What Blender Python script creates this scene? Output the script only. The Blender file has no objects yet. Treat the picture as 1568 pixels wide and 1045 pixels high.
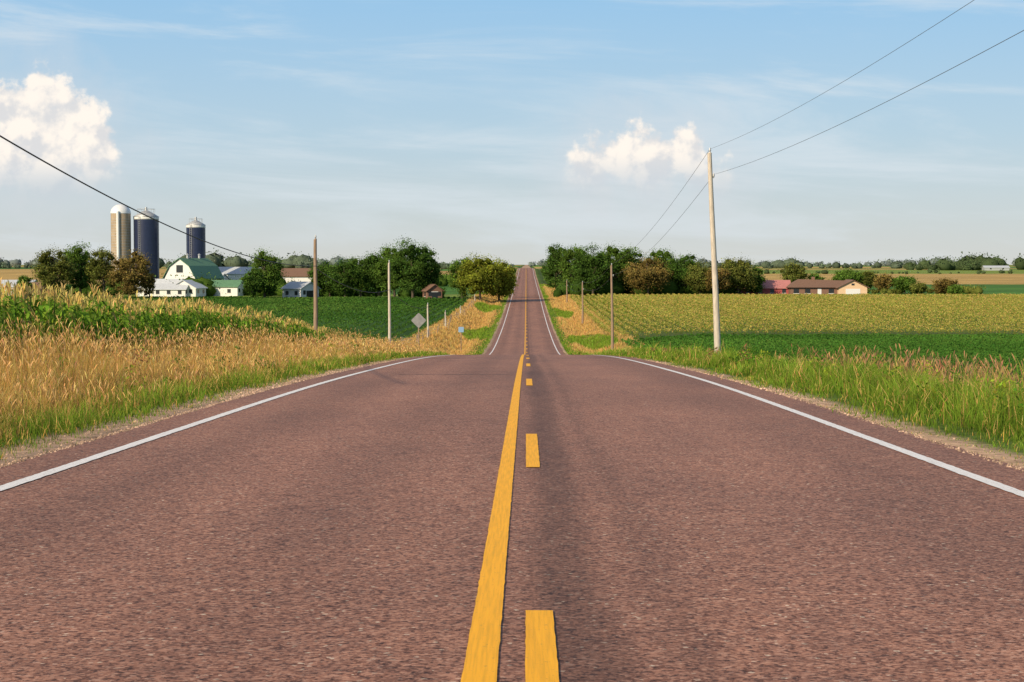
import bpy, math, numpy as np, random
from mathutils import Vector
rng=np.random.default_rng(7); random.seed(7)
F=2600.0; CX=0.158; CZ=1.25
def PX(px,d): return CX+(px-806)/F*d
def PZ(py,d): return CZ-(py-405)/F*d
scene=bpy.context.scene
# ------------------------------------------------------------ utils
def pchip(xs,ys):
    xs=np.array(xs,float); ys=np.array(ys,float); h=np.diff(xs); dl=np.diff(ys)/h
    m=np.zeros(len(xs)); m[0]=dl[0]; m[-1]=dl[-1]
    for i in range(1,len(xs)-1):
        if dl[i-1]*dl[i]>0:
            w1=2*h[i]+h[i-1]; w2=h[i]+2*h[i-1]; m[i]=(w1+w2)/(w1/dl[i-1]+w2/dl[i])
    def f(x):
        x=np.clip(np.asarray(x,float),xs[0],xs[-1]); k=np.clip(np.searchsorted(xs,x)-1,0,len(xs)-2)
        t=(x-xs[k])/h[k]
        return (2*t**3-3*t**2+1)*ys[k]+(t**3-2*t**2+t)*h[k]*m[k]+(-2*t**3+3*t**2)*ys[k+1]+(t**3-t**2)*h[k]*m[k+1]
    return f
R=pchip([-60,0,12.2,29.5,42.5,62.4,80,98,120,140,160,175,190,220,260,330,400,550,750,936,1050,1300,1600,2500,9000],
        [1.4,0,-.363,-.885,-1.37,-2.2,-3.05,-3.99,-5.35,-6.6,-7.5,-8.03,-8.4,-8.72,-8.8,-8.4,-7.6,-6.1,-4.0,-1.3,-1.1,-2.5,-2.5,-1.6,-1.2])
FL=pchip([-60,0,12.2,29.5,42.5,62.4,80,98,120,150,200,300,430,600,1000,1500,2500,9000],
         [1.5,.1,-.26,-.78,-1.27,-2.1,-2.95,-3.7,-4.6,-5.5,-6.3,-6.85,-7.1,-6.2,-2.9,-2.2,-1.6,-1.2])
FR=pchip([-60,0,12.2,29.5,42.5,62.4,80,98,120,150,210,300,430,600,1000,1500,2500,9000],
         [.9,-.45,-.95,-1.65,-2.15,-3.0,-3.6,-4.3,-5.1,-6.1,-7.7,-7.6,-7.1,-6.2,-3.1,-2.2,-1.6,-1.2])
def sst(a,b,x):
    t=np.clip((x-a)/(b-a),0,1); return t*t*(3-2*t)
def H(x,y):
    x=np.asarray(x,float); y=np.asarray(y,float); ax=np.abs(x)
    r=R(y); f=np.where(x<0,FL(y),FR(y)); t=sst(5.0,np.where(y<110,10.0,22.0),ax)
    h=r*(1-t)+f*t
    h=h-0.30*np.exp(-((ax-8.0)/1.6)**2)*sst(110,180,y)*2
    n=0.05*np.sin(x*.9+y*.31)+0.05*np.sin(x*.37-y*.53+1.3)
    h=h+n*sst(5,8,ax)
    h=h-0.02*sst(3.9,4.6,ax)
    return h
def H1(x,y): return float(H(x,y))
def mesh_np(name,verts,faces4,cols=None,mat=None,smooth=False,parent=None):
    me=bpy.data.meshes.new(name); verts=np.asarray(verts,np.float32); f=np.asarray(faces4,np.int32)
    n=f.shape[1]
    me.vertices.add(len(verts)); me.vertices.foreach_set('co',verts.ravel())
    me.loops.add(f.size); me.loops.foreach_set('vertex_index',f.ravel())
    me.polygons.add(len(f)); me.polygons.foreach_set('loop_start',np.arange(0,f.size,n,dtype=np.int32))
    if smooth: me.polygons.foreach_set('use_smooth',np.ones(len(f),bool))
    me.update(calc_edges=True)
    if cols is not None:
        a=me.attributes.new('Col','FLOAT_COLOR','POINT'); c=np.ones((len(verts),4),np.float32); c[:,:3]=np.clip(cols,0,1)
        a.data.foreach_set('color',c.ravel())
    if mat: me.materials.append(mat)
    ob=bpy.data.objects.new(name,me); scene.collection.objects.link(ob)
    if parent: ob.parent=parent
    return ob
class Acc:
    def __init__(s): s.v=[];s.f=[];s.c=[];s.n=0
    def add(s,v,f,c=None):
        if c is None: c=np.zeros((len(v),3))
        s.v.append(v); s.f.append(f+s.n); s.c.append(c); s.n+=len(v)
    def make(s,name,mat,parent=None,smooth=False):
        return mesh_np(name,np.vstack(s.v),np.vstack(s.f),np.vstack(s.c),mat,smooth,parent)
def nrm(a): return a/np.maximum(np.linalg.norm(a,axis=-1,keepdims=True),1e-9)
def quads(C,S,Cl,bias=None,bw=0.0,asp=1.0):
    N=len(C); n=rng.normal(size=(N,3))
    n=nrm(n)
    if bias is not None: n=nrm(n*(1-bw)+bias*bw)
    a=nrm(np.cross(n,rng.normal(size=(N,3)))); b=np.cross(n,a)
    S=np.asarray(S).reshape(-1,1)*np.ones((N,1)); a=a*S*.5; b=b*S*.5*asp
    k=rng.uniform(.6,1.0,(N,4,1))
    v=np.stack([C-a*k[:,0],C-b*k[:,1],C+a*k[:,2],C+b*k[:,3]],1).reshape(-1,3)
    f=np.arange(N*4).reshape(N,4)
    return v,f,np.repeat(Cl,4,axis=0)
_cv=[];_cf=[]
for i in range(5):
    ph=math.pi*i/4
    for j in range(6): _cv.append((math.sin(ph)*math.cos(j*math.pi/3),math.sin(ph)*math.sin(j*math.pi/3),math.cos(ph)))
for i in range(4):
    for j in range(6): _cf.append((i*6+j,(i+1)*6+j,(i+1)*6+(j+1)%6,i*6+(j+1)%6))
_cv=np.array(_cv);_cf=np.array(_cf)
def core(c,r,colr):
    v=_cv*np.array(r)*rng.uniform(.8,1.15,(len(_cv),1))+np.array(c); return v,_cf,np.tile(np.array(colr),(len(v),1))
def ribbons(P,side,W,C,Ctip=None):
    N,L,_=P.shape
    l=P-side[:,None,:]*W[:,:,None]*.5; r=P+side[:,None,:]*W[:,:,None]*.5
    v=np.stack([l,r],2).reshape(-1,3)
    base=(np.arange(N)*L*2)[:,None]+(np.arange(L-1)*2)[None,:]
    f=np.stack([base,base+1,base+3,base+2],2).reshape(-1,4)
    if Ctip is None: cc=np.repeat(C,L*2,axis=0)
    else:
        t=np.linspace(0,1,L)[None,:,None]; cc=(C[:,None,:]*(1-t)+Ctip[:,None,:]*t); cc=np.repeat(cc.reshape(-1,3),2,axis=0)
    return v,f,cc
def blades(x,y,h,w,col,tip,lean=.35,droop=.15):
    N=len(x); z=H(x,y)-.02; B=np.stack([x,y,z],1)
    a=rng.uniform(0,2*np.pi,N); dr=np.stack([np.cos(a),np.sin(a),np.zeros(N)],1)
    ln=(rng.uniform(.05,1,N)*lean*h)[:,None]
    P=np.stack([B,B+dr*ln*.35+np.array([0,0,1])*(h*.55)[:,None],B+dr*ln*1.0+np.array([0,0,1])*(h*(1-droop*rng.uniform(0,1,N)))[:,None]],1)
    s=rng.uniform(0,2*np.pi,N); side=np.stack([np.cos(s),np.sin(s)*.5,np.zeros(N)],1)
    W=np.stack([w,w*.8,w*.12],1)
    return ribbons(P,side,W,col,tip)
# ------------------------------------------------------------ materials
def newmat(name):
    m=bpy.data.materials.new(name); m.use_nodes=True; nt=m.node_tree
    b=nt.nodes['Principled BSDF']; return m,nt,b
def foliage_mat(name,trans=.3):
    m=bpy.data.materials.new(name); m.use_nodes=True; nt=m.node_tree; nt.nodes.remove(nt.nodes['Principled BSDF'])
    at=nt.nodes.new('ShaderNodeAttribute'); at.attribute_name='Col'
    b=nt.nodes.new('ShaderNodeBsdfDiffuse'); nt.links.new(at.outputs['Color'],b.inputs['Color'])
    t=nt.nodes.new('ShaderNodeBsdfTranslucent'); nt.links.new(at.outputs['Color'],t.inputs['Color'])
    mx=nt.nodes.new('ShaderNodeMixShader'); mx.inputs[0].default_value=trans
    nt.links.new(b.outputs[0],mx.inputs[1]); nt.links.new(t.outputs[0],mx.inputs[2])
    nt.links.new(mx.outputs[0],nt.nodes['Material Output'].inputs['Surface']); return m
def simple_mat(name,col,rough=.7,noise=.25,scale=3.0,metal=0,bump=0.0,stretch=None,col2=None):
    m,nt,b=newmat(name); tc=nt.nodes.new('ShaderNodeTexCoord'); mp=nt.nodes.new('ShaderNodeMapping')
    nt.links.new(tc.outputs['Object'],mp.inputs[0])
    if stretch: mp.inputs['Scale'].default_value=stretch
    n=nt.nodes.new('ShaderNodeTexNoise'); n.inputs['Scale'].default_value=scale; n.inputs['Detail'].default_value=5
    nt.links.new(mp.outputs[0],n.inputs['Vector'])
    cr=nt.nodes.new('ShaderNodeValToRGB'); cr.color_ramp.elements[0].position=.3; cr.color_ramp.elements[1].position=.7
    c=np.array(col); c2=np.array(col2) if col2 else c*(1-noise)
    cr.color_ramp.elements[0].color=(*c2,1); cr.color_ramp.elements[1].color=(*col,1)
    nt.links.new(n.outputs[0],cr.inputs[0]); nt.links.new(cr.outputs[0],b.inputs['Base Color'])
    b.inputs['Roughness'].default_value=rough; b.inputs['Metallic'].default_value=metal
    if bump:
        bp=nt.nodes.new('ShaderNodeBump'); bp.inputs['Strength'].default_value=bump; bp.inputs['Distance'].default_value=.02
        nt.links.new(n.outputs[0],bp.inputs['Height']); nt.links.new(bp.outputs[0],b.inputs['Normal'])
    return m
M_leaf=foliage_mat('tree_leaves',.2); M_grass=foliage_mat('grass_blades',.35); M_corn=foliage_mat('corn_leaves',.3)
M_bark=simple_mat('bark',(.12,.09,.065),.9,.4,8)
M_pole=simple_mat('weathered_pole',(.66,.58,.48),.85,.4,4,stretch=(6,6,.6),bump=.3)
M_poledark=simple_mat('brown_pole',(.36,.25,.17),.85,.45,4,stretch=(6,6,.6),bump=.3)
M_wire=simple_mat('wire_black',(.02,.02,.022),.6,.1)
M_wiregrey=simple_mat('wire_grey',(.10,.105,.11),.5,.1)
M_metal=simple_mat('galvanised',(.50,.51,.52),.45,.15,5,metal=.3)
M_white=simple_mat('white_siding',(.78,.78,.77),.7,.15,2,stretch=(1,1,8))
M_greyroof=simple_mat('grey_metal_roof',(.55,.58,.62),.5,.15,2)
M_green=simple_mat('green_roof',(.13,.27,.15),.6,.25,2)
M_brownroof=simple_mat('brown_shingle',(.22,.125,.085),.9,.3,5)
M_tan=simple_mat('tan_siding',(.74,.52,.33),.8,.1,2)
M_redwall=simple_mat('red_siding',(.38,.08,.08),.8,.2,2)
M_brick=simple_mat('brown_wall',(.24,.13,.09),.8,.2,2)
M_dark=simple_mat('dark_opening',(.025,.03,.035),.3,.1)
M_bluesilo=simple_mat('blue_silo_enamel',(.022,.032,.08),.35,.2,2)
M_conc=simple_mat('concrete_stave',(.44,.34,.24),.9,.3,1.5,stretch=(1,1,.3))
M_pinkroof=simple_mat('faded_red_roof',(.55,.22,.20),.6,.2,2)
def terrain_mat():
    m,nt,b=newmat('terrain'); L=nt.links.new
    at=nt.nodes.new('ShaderNodeAttribute'); at.attribute_name='Col'
    tc=nt.nodes.new('ShaderNodeTexCoord')
    def noise(s,d=8,st=None):
        n=nt.nodes.new('ShaderNodeTexNoise'); n.inputs['Scale'].default_value=s; n.inputs['Detail'].default_value=d; n.inputs['Roughness'].default_value=.65
        if st:
            mp=nt.nodes.new('ShaderNodeMapping'); mp.inputs['Scale'].default_value=st; L(tc.outputs['Object'],mp.inputs[0]); L(mp.outputs[0],n.inputs['Vector'])
        else: L(tc.outputs['Object'],n.inputs['Vector'])
        return n
    n1=noise(.05,6); n2=noise(6,4); n3=noise(.02,3,(.3,3,1))
    def mr(n,a,b_,c,d):
        r=nt.nodes.new('ShaderNodeMapRange'); r.inputs[1].default_value=a; r.inputs[2].default_value=b_; r.inputs[3].default_value=c; r.inputs[4].default_value=d; L(n.outputs[0],r.inputs[0]); return r
    a=mr(n1,.3,.7,.72,1.25); c=mr(n2,.3,.7,.55,1.4); e=mr(n3,.35,.65,.85,1.15)
    def mul(p,q):
        k=nt.nodes.new('ShaderNodeMath'); k.operation='MULTIPLY'; L(p.outputs[0],k.inputs[0]); L(q.outputs[0],k.inputs[1]); return k
    k=mul(mul(a,c),e)
    v=nt.nodes.new('ShaderNodeVectorMath'); v.operation='SCALE'; L(at.outputs['Color'],v.inputs[0]); L(k.outputs[0],v.inputs['Scale'])
    L(v.outputs[0],b.inputs['Base Color']); b.inputs['Roughness'].default_value=.95; b.inputs['Specular IOR Level'].default_value=.1
    return m
def road_mat():
    m,nt,b=newmat('red_quartzite_asphalt'); L=nt.links.new
    tc=nt.nodes.new('ShaderNodeTexCoord'); sep=nt.nodes.new('ShaderNodeSeparateXYZ'); L(tc.outputs['Object'],sep.inputs[0])
    def noise(s,d,st=None,r=.6):
        n=nt.nodes.new('ShaderNodeTexNoise'); n.inputs['Scale'].default_value=s; n.inputs['Detail'].default_value=d; n.inputs['Roughness'].default_value=r
        mp=nt.nodes.new('ShaderNodeMapping'); mp.inputs['Scale'].default_value=st or (1,1,1); L(tc.outputs['Object'],mp.inputs[0]); L(mp.outputs[0],n.inputs['Vector']); return n
    def ramp(src,els):
        c=nt.nodes.new('ShaderNodeValToRGB'); c.color_ramp.elements[0].position=els[0][0]; c.color_ramp.elements[0].color=(*els[0][1],1)
        c.color_ramp.elements[1].position=els[-1][0]; c.color_ramp.elements[1].color=(*els[-1][1],1)
        for p,q in els[1:-1]:
            e=c.color_ramp.elements.new(p); e.color=(*q,1)
        L(src,c.inputs[0]); return c
    def mulc(A,B,f=1.0):
        mx=nt.nodes.new('ShaderNodeMix'); mx.data_type='RGBA'; mx.blend_type='MULTIPLY'; mx.inputs[0].default_value=f; L(A,mx.inputs['A']); L(B,mx.inputs['B']); return mx.outputs['Result']
    vo=nt.nodes.new('ShaderNodeTexVoronoi'); vo.inputs['Scale'].default_value=60; L(tc.outputs['Object'],vo.inputs['Vector'])
    sepc=nt.nodes.new('ShaderNodeSeparateColor'); L(vo.outputs['Color'],sepc.inputs[0])
    stone=ramp(sepc.outputs[0],[(0,(.20,.085,.052)),(.28,(.36,.168,.108)),(.6,(.45,.22,.145)),(.9,(.54,.285,.195)),(.982,(.58,.34,.25)),(1.0,(.85,.70,.54))])
    n_f=noise(38,3,None,.65); n_m=noise(8,4,None,.75)
    dark=ramp(n_f.outputs[0],[(.38,(.22,.20,.21)),(.49,(.92,.92,.92)),(.7,(1.0,1.0,1.0))])
    med=ramp(n_m.outputs[0],[(.34,(.66,.65,.67)),(.55,(1,1,1)),(.72,(1.12,1.08,1.06))])
    big=noise(.5,4,(1,.3,1)); bigr=ramp(big.outputs[0],[(.3,(.80,.79,.80)),(.7,(1.14,1.11,1.08))])
    cur=mulc(stone.outputs[0],dark.outputs[0],.9); cur=mulc(cur,med.outputs[0],.85); cur=mulc(cur,bigr.outputs[0])
    nx=noise(1.2,3,(1,.10,1)); 
    ad=nt.nodes.new('ShaderNodeMath'); ad.operation='MULTIPLY_ADD'; L(nx.outputs[0],ad.inputs[0]); ad.inputs[1].default_value=.35; L(sep.outputs[0],ad.inputs[2])
    mr=nt.nodes.new('ShaderNodeMapRange'); mr.inputs[1].default_value=-4.2+.175; mr.inputs[2].default_value=4.2+.175; L(ad.outputs[0],mr.inputs[0])
    def xp(x): return (x+4.2)/8.4
    g=lambda v:(v,v,v)
    bands=ramp(mr.outputs[0],[(0,g(.85)),(xp(-3.3),g(.97)),(xp(-2.7),g(.80)),(xp(-1.9),g(1.08)),(xp(-1.0),g(.84)),(xp(-.45),g(1.02)),(xp(.12),g(.86)),(xp(.27),g(.50)),(xp(.44),g(.56)),(xp(.58),g(.95)),(xp(.74),g(.76)),(xp(.95),g(1.0)),(xp(2.0),g(1.08)),(xp(2.9),g(.82)),(1,g(.92))])
    cur=mulc(cur,bands.outputs[0],.9)
    L(cur,b.inputs['Base Color']); b.inputs['Roughness'].default_value=.72; b.inputs['Specular IOR Level'].default_value=.25
    bp=nt.nodes.new('ShaderNodeBump'); bp.inputs['Strength'].default_value=.35; bp.inputs['Distance'].default_value=.004
    L(n_f.outputs[0],bp.inputs['Height']); L(bp.outputs[0],b.inputs['Normal'])
    return m
def paint_mat(name,col,worn=(.2,.1,.08),th=.36):
    m,nt,b=newmat(name); L=nt.links.new
    tc=nt.nodes.new('ShaderNodeTexCoord'); n=nt.nodes.new('ShaderNodeTexNoise'); n.inputs['Scale'].default_value=40; n.inputs['Detail'].default_value=5; n.inputs['Roughness'].default_value=.75
    L(tc.outputs['Object'],n.inputs['Vector'])
    mp=nt.nodes.new('ShaderNodeMapping'); mp.inputs['Scale'].default_value=(30,.9,1); L(tc.outputs['Object'],mp.inputs[0])
    n2=nt.nodes.new('ShaderNodeTexNoise'); n2.inputs['Scale'].default_value=3; n2.inputs['Detail'].default_value=5; L(mp.outputs[0],n2.inputs['Vector'])
    c=nt.nodes.new('ShaderNodeValToRGB'); c.color_ramp.elements[0].position=th-.05; c.color_ramp.elements[0].color=(*worn,1)
    c.color_ramp.elements[1].position=th+.03; c.color_ramp.elements[1].color=(*col,1); L(n.outputs[0],c.inputs[0])
    r=nt.nodes.new('ShaderNodeMapRange'); r.inputs[1].default_value=.3; r.inputs[2].default_value=.7; r.inputs[3].default_value=.82; r.inputs[4].default_value=1.08; L(n2.outputs[0],r.inputs[0])
    v=nt.nodes.new('ShaderNodeVectorMath'); v.operation='SCALE'; L(c.outputs[0],v.inputs[0]); L(r.outputs[0],v.inputs['Scale'])
    L(v.outputs[0],b.inputs['Base Color']); b.inputs['Roughness'].default_value=.75
    bp=nt.nodes.new('ShaderNodeBump'); bp.inputs['Strength'].default_value=.4; bp.inputs['Distance'].default_value=.004
    L(n.outputs[0],bp.inputs['Height']); L(bp.outputs[0],b.inputs['Normal']); return m
M_ter=terrain_mat(); M_road=road_mat()
M_yel=paint_mat('yellow_road_paint',(1.0,.47,.006),(.5,.24,.06),.36); M_wht=paint_mat('white_road_paint',(.86,.84,.84),(.45,.3,.24),.40)
# ------------------------------------------------------------ terrain
def seg(a,b,s): return np.arange(a,b,s)
ys=np.concatenate([seg(-40,120,1),seg(120,260,2),seg(260,600,5),seg(600,1200,15),seg(1200,3000,50),seg(3000,9001,300)])
xp=np.concatenate([[0,1.5,3,3.8,4.1,4.3,4.5,4.75],seg(5,12.1,.5),seg(13,30,1.5),seg(30,100,4),seg(100,400,10),seg(400,1000,30),seg(1000,4001,250)])
xs=np.concatenate([-xp[:0:-1],xp])
X,Y=np.meshgrid(xs,ys); Z=H(X,Y)
Z=np.where(np.abs(X)<4.15,Z-.10,Z)
GREEN=np.array([.09,.14,.022]); GOLD=np.array([.48,.32,.11]); SOY=np.array([.05,.12,.02]); CORNC=np.array([.26,.24,.06]); GRAV=np.array([.46,.31,.21]); LG=np.array([.20,.27,.05])
col=np.zeros(X.shape+(3,)); col[:]=GREEN*.9
def setc(mask,c): col[mask]=c
ax=np.abs(X)
setc((X<-5.4)&(Y<180),GOLD*.55); setc((X<-9.3)&(Y<100),np.array([.10,.085,.04]))
setc((X<-13)&(Y>=165)&(Y<418),SOY); setc((X<-6)&(X>-13)&(Y>=165)&(Y<600),GOLD*.9)
setc((X<-13)&(Y>=418)&(Y<470),LG)
setc((X>10.5)&(Y<210),SOY*.8); setc((X>10.5)&(Y>=210)&(Y<432),np.array([.09,.13,.03]))
setc((X>5.5)&(X<=10.5)&(Y>=170)&(Y<600),GOLD*.8)
pal=[SOY*1.3,GOLD*1.0,LG,SOY*1.6,GOLD*.85,CORNC*1.1]
rr=np.random.default_rng(3)
ybr=[470,540,620,720,860,1050,1300,1600,2000,2600,3500,5000,9100]
for i in range(len(ybr)-1):
    w=90+ybr[i]*.22
    for j in range(-24,24):
        mk=(Y>=ybr[i])&(Y<ybr[i+1])&(X>=j*w)&(X<(j+1)*w)&(ax>9); c=pal[rr.integers(len(pal))]
        if mk.any(): setc(mk,c)
setc((X>60)&(Y>=455)&(Y<620),SOY*1.5); setc((X>60)&(Y>=620)&(Y<900),GOLD*1.0); setc((X>60)&(Y>=900)&(Y<1200),LG)
setc((X<-150)&(Y>=700)&(Y<1300),GOLD)
setc((X>-4.8)&(X<4.55),GRAV)
g=((X>=4.55)|(X<=-4.8))&(X>-5.4)&(X<6.0); col[g]=GREEN
idx=np.arange(X.size).reshape(X.shape)
f=np.stack([idx[:-1,:-1],idx[:-1,1:],idx[1:,1:],idx[1:,:-1]],-1).reshape(-1,4)
mesh_np('terrain',np.stack([X,Y,Z],-1).reshape(-1,3),f,col.reshape(-1,3),M_ter,True)
def strip(name,x0,x1,y0,y1,dz,mat,nx=2,parent=None,jit=0):
    yy=ys[(ys>y0)&(ys<y1)]; yy=np.concatenate([[y0],yy,[y1]])
    if jit:
        dd=[]; 
        for a,b_ in zip(yy[:-1],yy[1:]):
            k=10 if a<30 else (5 if a<60 else 1)
            dd+=list(np.linspace(a,b_,k,endpoint=False))
        yy=np.array(dd+[yy[-1]])
    xx=np.linspace(x0,x1,nx); A,B=np.meshgrid(xx,yy)
    zr=np.interp(B,ys,R(ys))
    A=A.copy()
    if jit:
        A[:,0]+=rng.normal(0,jit,len(yy)); A[:,-1]+=rng.normal(0,jit,len(yy))
    Zz=zr+dz+.02*(1-np.abs(A)/4.3)
    ii=np.arange(A.size).reshape(A.shape)
    ff=np.stack([ii[:-1,:-1],ii[:-1,1:],ii[1:,1:],ii[1:,:-1]],-1).reshape(-1,4)
    return mesh_np(name,np.stack([A,B,Zz],-1).reshape(-1,3),ff,None,mat,True,parent)
strip('road',-4.15,4.2,-40,1300,0,M_road,9,jit=.03)
mk=bpy.data.objects.new('road_markings',None); scene.collection.objects.link(mk)
strip('edge_line_left',-3.66,-3.54,-40,1300,.006,M_wht,2,mk,jit=.003)
strip('edge_line_right',3.54,3.66,-40,1300,.006,M_wht,2,mk,jit=.003)
strip('centre_line_solid',-.058,.058,-40,1300,.006,M_yel,2,mk,jit=.0012)
dashes=[(-6,-2.5),(3.6,6.96),(13.6,17.4),(29.6,33.2),(44.5,48.5),(58,61.5)]+[(y,y+3.4) for y in np.arange(71,900,12.2)]
for i,(a,b_) in enumerate(dashes): strip('centre_dash_%d'%i,.155,.268,a,b_,.006,M_yel,2,mk,jit=.0012)
M_tar=simple_mat('tar_seal',(.11,.065,.055),.8,.2,10)
def crack(name,pts,w):
    P=np.array(pts); 
    v=[];
    for x,y in P:
        z=float(np.interp(y,ys,R(ys)))+.004+.02*(1-abs(x)/4.3); ww=w*rng.uniform(.4,1.2)
        v+= [(x,y-ww/2,z),(x,y+ww/2,z)]
    n=len(P); ff=[[2*i,2*i+2,2*i+3,2*i+1] for i in range(n-1)]
    mesh_np(name,v,ff,None,M_tar)
crack('road_crack',[(x,36.5+.12*math.sin(x*2.3)+rng.normal(0,.05)) for x in np.arange(-2.6,-.1,.08)],.09)
crack('road_crack',[(x,61+.12*math.sin(x*2)+rng.normal(0,.05)) for x in np.arange(-3.9,3.9,.2)],.12)
def stones():
    N=9000; y=8+rng.random(N)**1.6*50; s=rng.choice([-1,1],N,p=[.65,.35]); x=s*(4.12+np.abs(rng.normal(0,.22,N))*np.where(s<0,1,.7))
    r=rng.uniform(.006,.02,N)*np.where(y>25,1.5,1); z=np.interp(y,ys,R(ys))+np.where(np.abs(x)<4.2,0.0,-.02)
    o=np.array([[1,0,0],[0,1,0],[-1,0,0],[0,-1,0],[0,0,1],[0,0,-.3]],float)
    v=(np.stack([x,y,z],1)[:,None,:]+o[None]*r[:,None,None]*rng.uniform(.6,1.2,(N,6,1))).reshape(-1,3)
    ft=np.array([[0,1,4],[1,2,4],[2,3,4],[3,0,4]]); f=(np.arange(N)[:,None,None]*6+ft[None]).reshape(-1,3)
    c=np.array([.52,.35,.25])*rng.uniform(.5,1.4,(N,1)); mesh_np('gravel_shoulder',v,f,np.repeat(c,6,axis=0),M_ter)
stones()
# ------------------------------------------------------------ grass
def cvar(base,N,v=.25,hue=.10):
    return np.array(base)[None]*(1+rng.normal(0,v,(N,1)))*(1+rng.normal(0,hue,(N,3)))
def scatter(x0,x1,y0,y1,dens,tuft=.07,per=8,margin=2.5):
    A=(x1-x0)*(y1-y0); n=int(A*dens/per)
    cx=rng.uniform(x0,x1,n); cy=rng.uniform(y0,y1,n); k=np.abs(cx)<.32*cy+margin; cx=cx[k];cy=cy[k]
    x=np.repeat(cx,per)+rng.normal(0,tuft,len(cx)*per); y=np.repeat(cy,per)+rng.normal(0,tuft,len(cx)*per)
    hv=np.repeat(rng.uniform(.7,1.25,len(cx)),per)
    return x,y,hv
def patch(x,y):
    return .5+.25*np.sin(x*1.1+y*.43+2*np.sin(y*.17))+.25*np.sin(x*.6-y*.9+1.7+np.sin(x*.8))
gg=Acc(); 
bands=[(9,20,800,.007),(20,35,460,.010),(35,60,230,.016),(60,110,95,.028),(110,185,36,.055)]
G1=(.09,.175,.018);G2=(.27,.39,.045);Y1=(.46,.26,.07);Y2=(.84,.56,.20)
for (a,b_,dn,w) in bands:
    x,y,hv=scatter(-6.0,-4.3,a,b_,dn*.85); N=len(x)
    edge=sst(4.3,5.0,-x); keep=rng.random(N)<.25+.75*edge; x,y,hv,edge=x[keep],y[keep],hv[keep],edge[keep]; N=len(x)
    p=patch(x*1.6,y*1.2); h=(.05+.17*edge*rng.uniform(.3,1.3,N))*hv*(.6+.8*p); p=p[:,None]
    isy=(rng.random(N)<.12)[:,None]
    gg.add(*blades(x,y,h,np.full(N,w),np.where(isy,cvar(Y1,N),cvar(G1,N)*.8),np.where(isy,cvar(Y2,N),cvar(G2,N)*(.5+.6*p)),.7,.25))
    x,y,hv=scatter(4.15,9.8,a,b_,dn*.78,.08); N=len(x)
    edge=sst(4.2,5.8,x); keep=rng.random(N)<.35+.65*edge; x,y,hv,edge=x[keep],y[keep],hv[keep],edge[keep]; N=len(x)
    p=patch(x*.9,y*.8); q=patch(x*2.3+3,y*1.9); h=(.07+.50*edge*rng.uniform(.3,1.2,N))*hv*(.35+.9*p*q+.35*p); p=p[:,None]; q=q[:,None]
    isy=(rng.random(N)<.10)[:,None]
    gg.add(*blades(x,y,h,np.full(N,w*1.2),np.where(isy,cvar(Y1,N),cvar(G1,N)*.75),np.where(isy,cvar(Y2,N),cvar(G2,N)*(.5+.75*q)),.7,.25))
gg.make('verge_grass',M_grass)
gd=Acc()
def seedheads(x,y,h,w,cstem,chead,acc,hl=.16,hw=.022,lean=.25):
    N=len(x); z=H(x,y); B=np.stack([x,y,z],1); a=rng.uniform(0,2*np.pi,N); dr=np.stack([np.cos(a),np.sin(a),np.zeros(N)],1)
    up=np.array([0,0,1.]); ln=(rng.uniform(.1,1,N)*lean*h)[:,None]
    T=B+dr*ln+up*h[:,None]; Mid=B+dr*ln*.35+up*(h*.55)[:,None]
    s=rng.uniform(0,2*np.pi,N); side=np.stack([np.cos(s),np.sin(s)*.5,np.zeros(N)],1)
    acc.add(*ribbons(np.stack([B,Mid,T],1),side,np.stack([w,w*.8,w*.6],1),cstem))
    d=nrm(T-Mid+dr*.15*h[:,None]); hlv=(hl*rng.uniform(.6,1.3,N))[:,None]
    P=np.stack([T-d*.01,T+d*hlv*.4,T+d*hlv*.75-up*.01,T+d*hlv-up*.03],1)
    W=np.stack([w*.6,np.full(N,hw),np.full(N,hw*.75),np.full(N,hw*.1)],1)
    acc.add(*ribbons(P,side,W,chead))
for (a,b_,dn,w) in bands:
    x0=-10.2 if b_<=110 else -60
    x,y,hv=scatter(x0,-5.1,a,b_,dn*(.68 if b_<=110 else .25),.1,8,3); N=len(x)
    t=sst(5.1,6.4,-x); p=patch(x,y); pp=p[:,None]; q=patch(x*.45+2,y*.35)
    hs=(.24+.40*t)*hv*(.68+.5*p)*(1-.2*sst(45,80,y)); h=hs*rng.uniform(.4,1.0,N)
    isg=(rng.random(N)<.35*(1-t)+.05+.20*(q>.78))[:,None]
    tone=(.72+.5*q)[:,None]
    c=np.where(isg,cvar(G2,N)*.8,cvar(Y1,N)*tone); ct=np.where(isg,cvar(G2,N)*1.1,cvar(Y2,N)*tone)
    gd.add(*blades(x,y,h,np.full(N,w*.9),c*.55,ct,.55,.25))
    k=rng.random(N)<.16; n_=k.sum()
    seedheads(x[k],y[k],(hs*rng.uniform(.9,1.3,N))[k],np.full(n_,w*.4),cvar(Y1,n_),cvar((.76,.47,.19),n_),gd,.12,max(.012,w*1.3))
gd.make('golden_tall_grass',M_grass)
gr=Acc()
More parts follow.
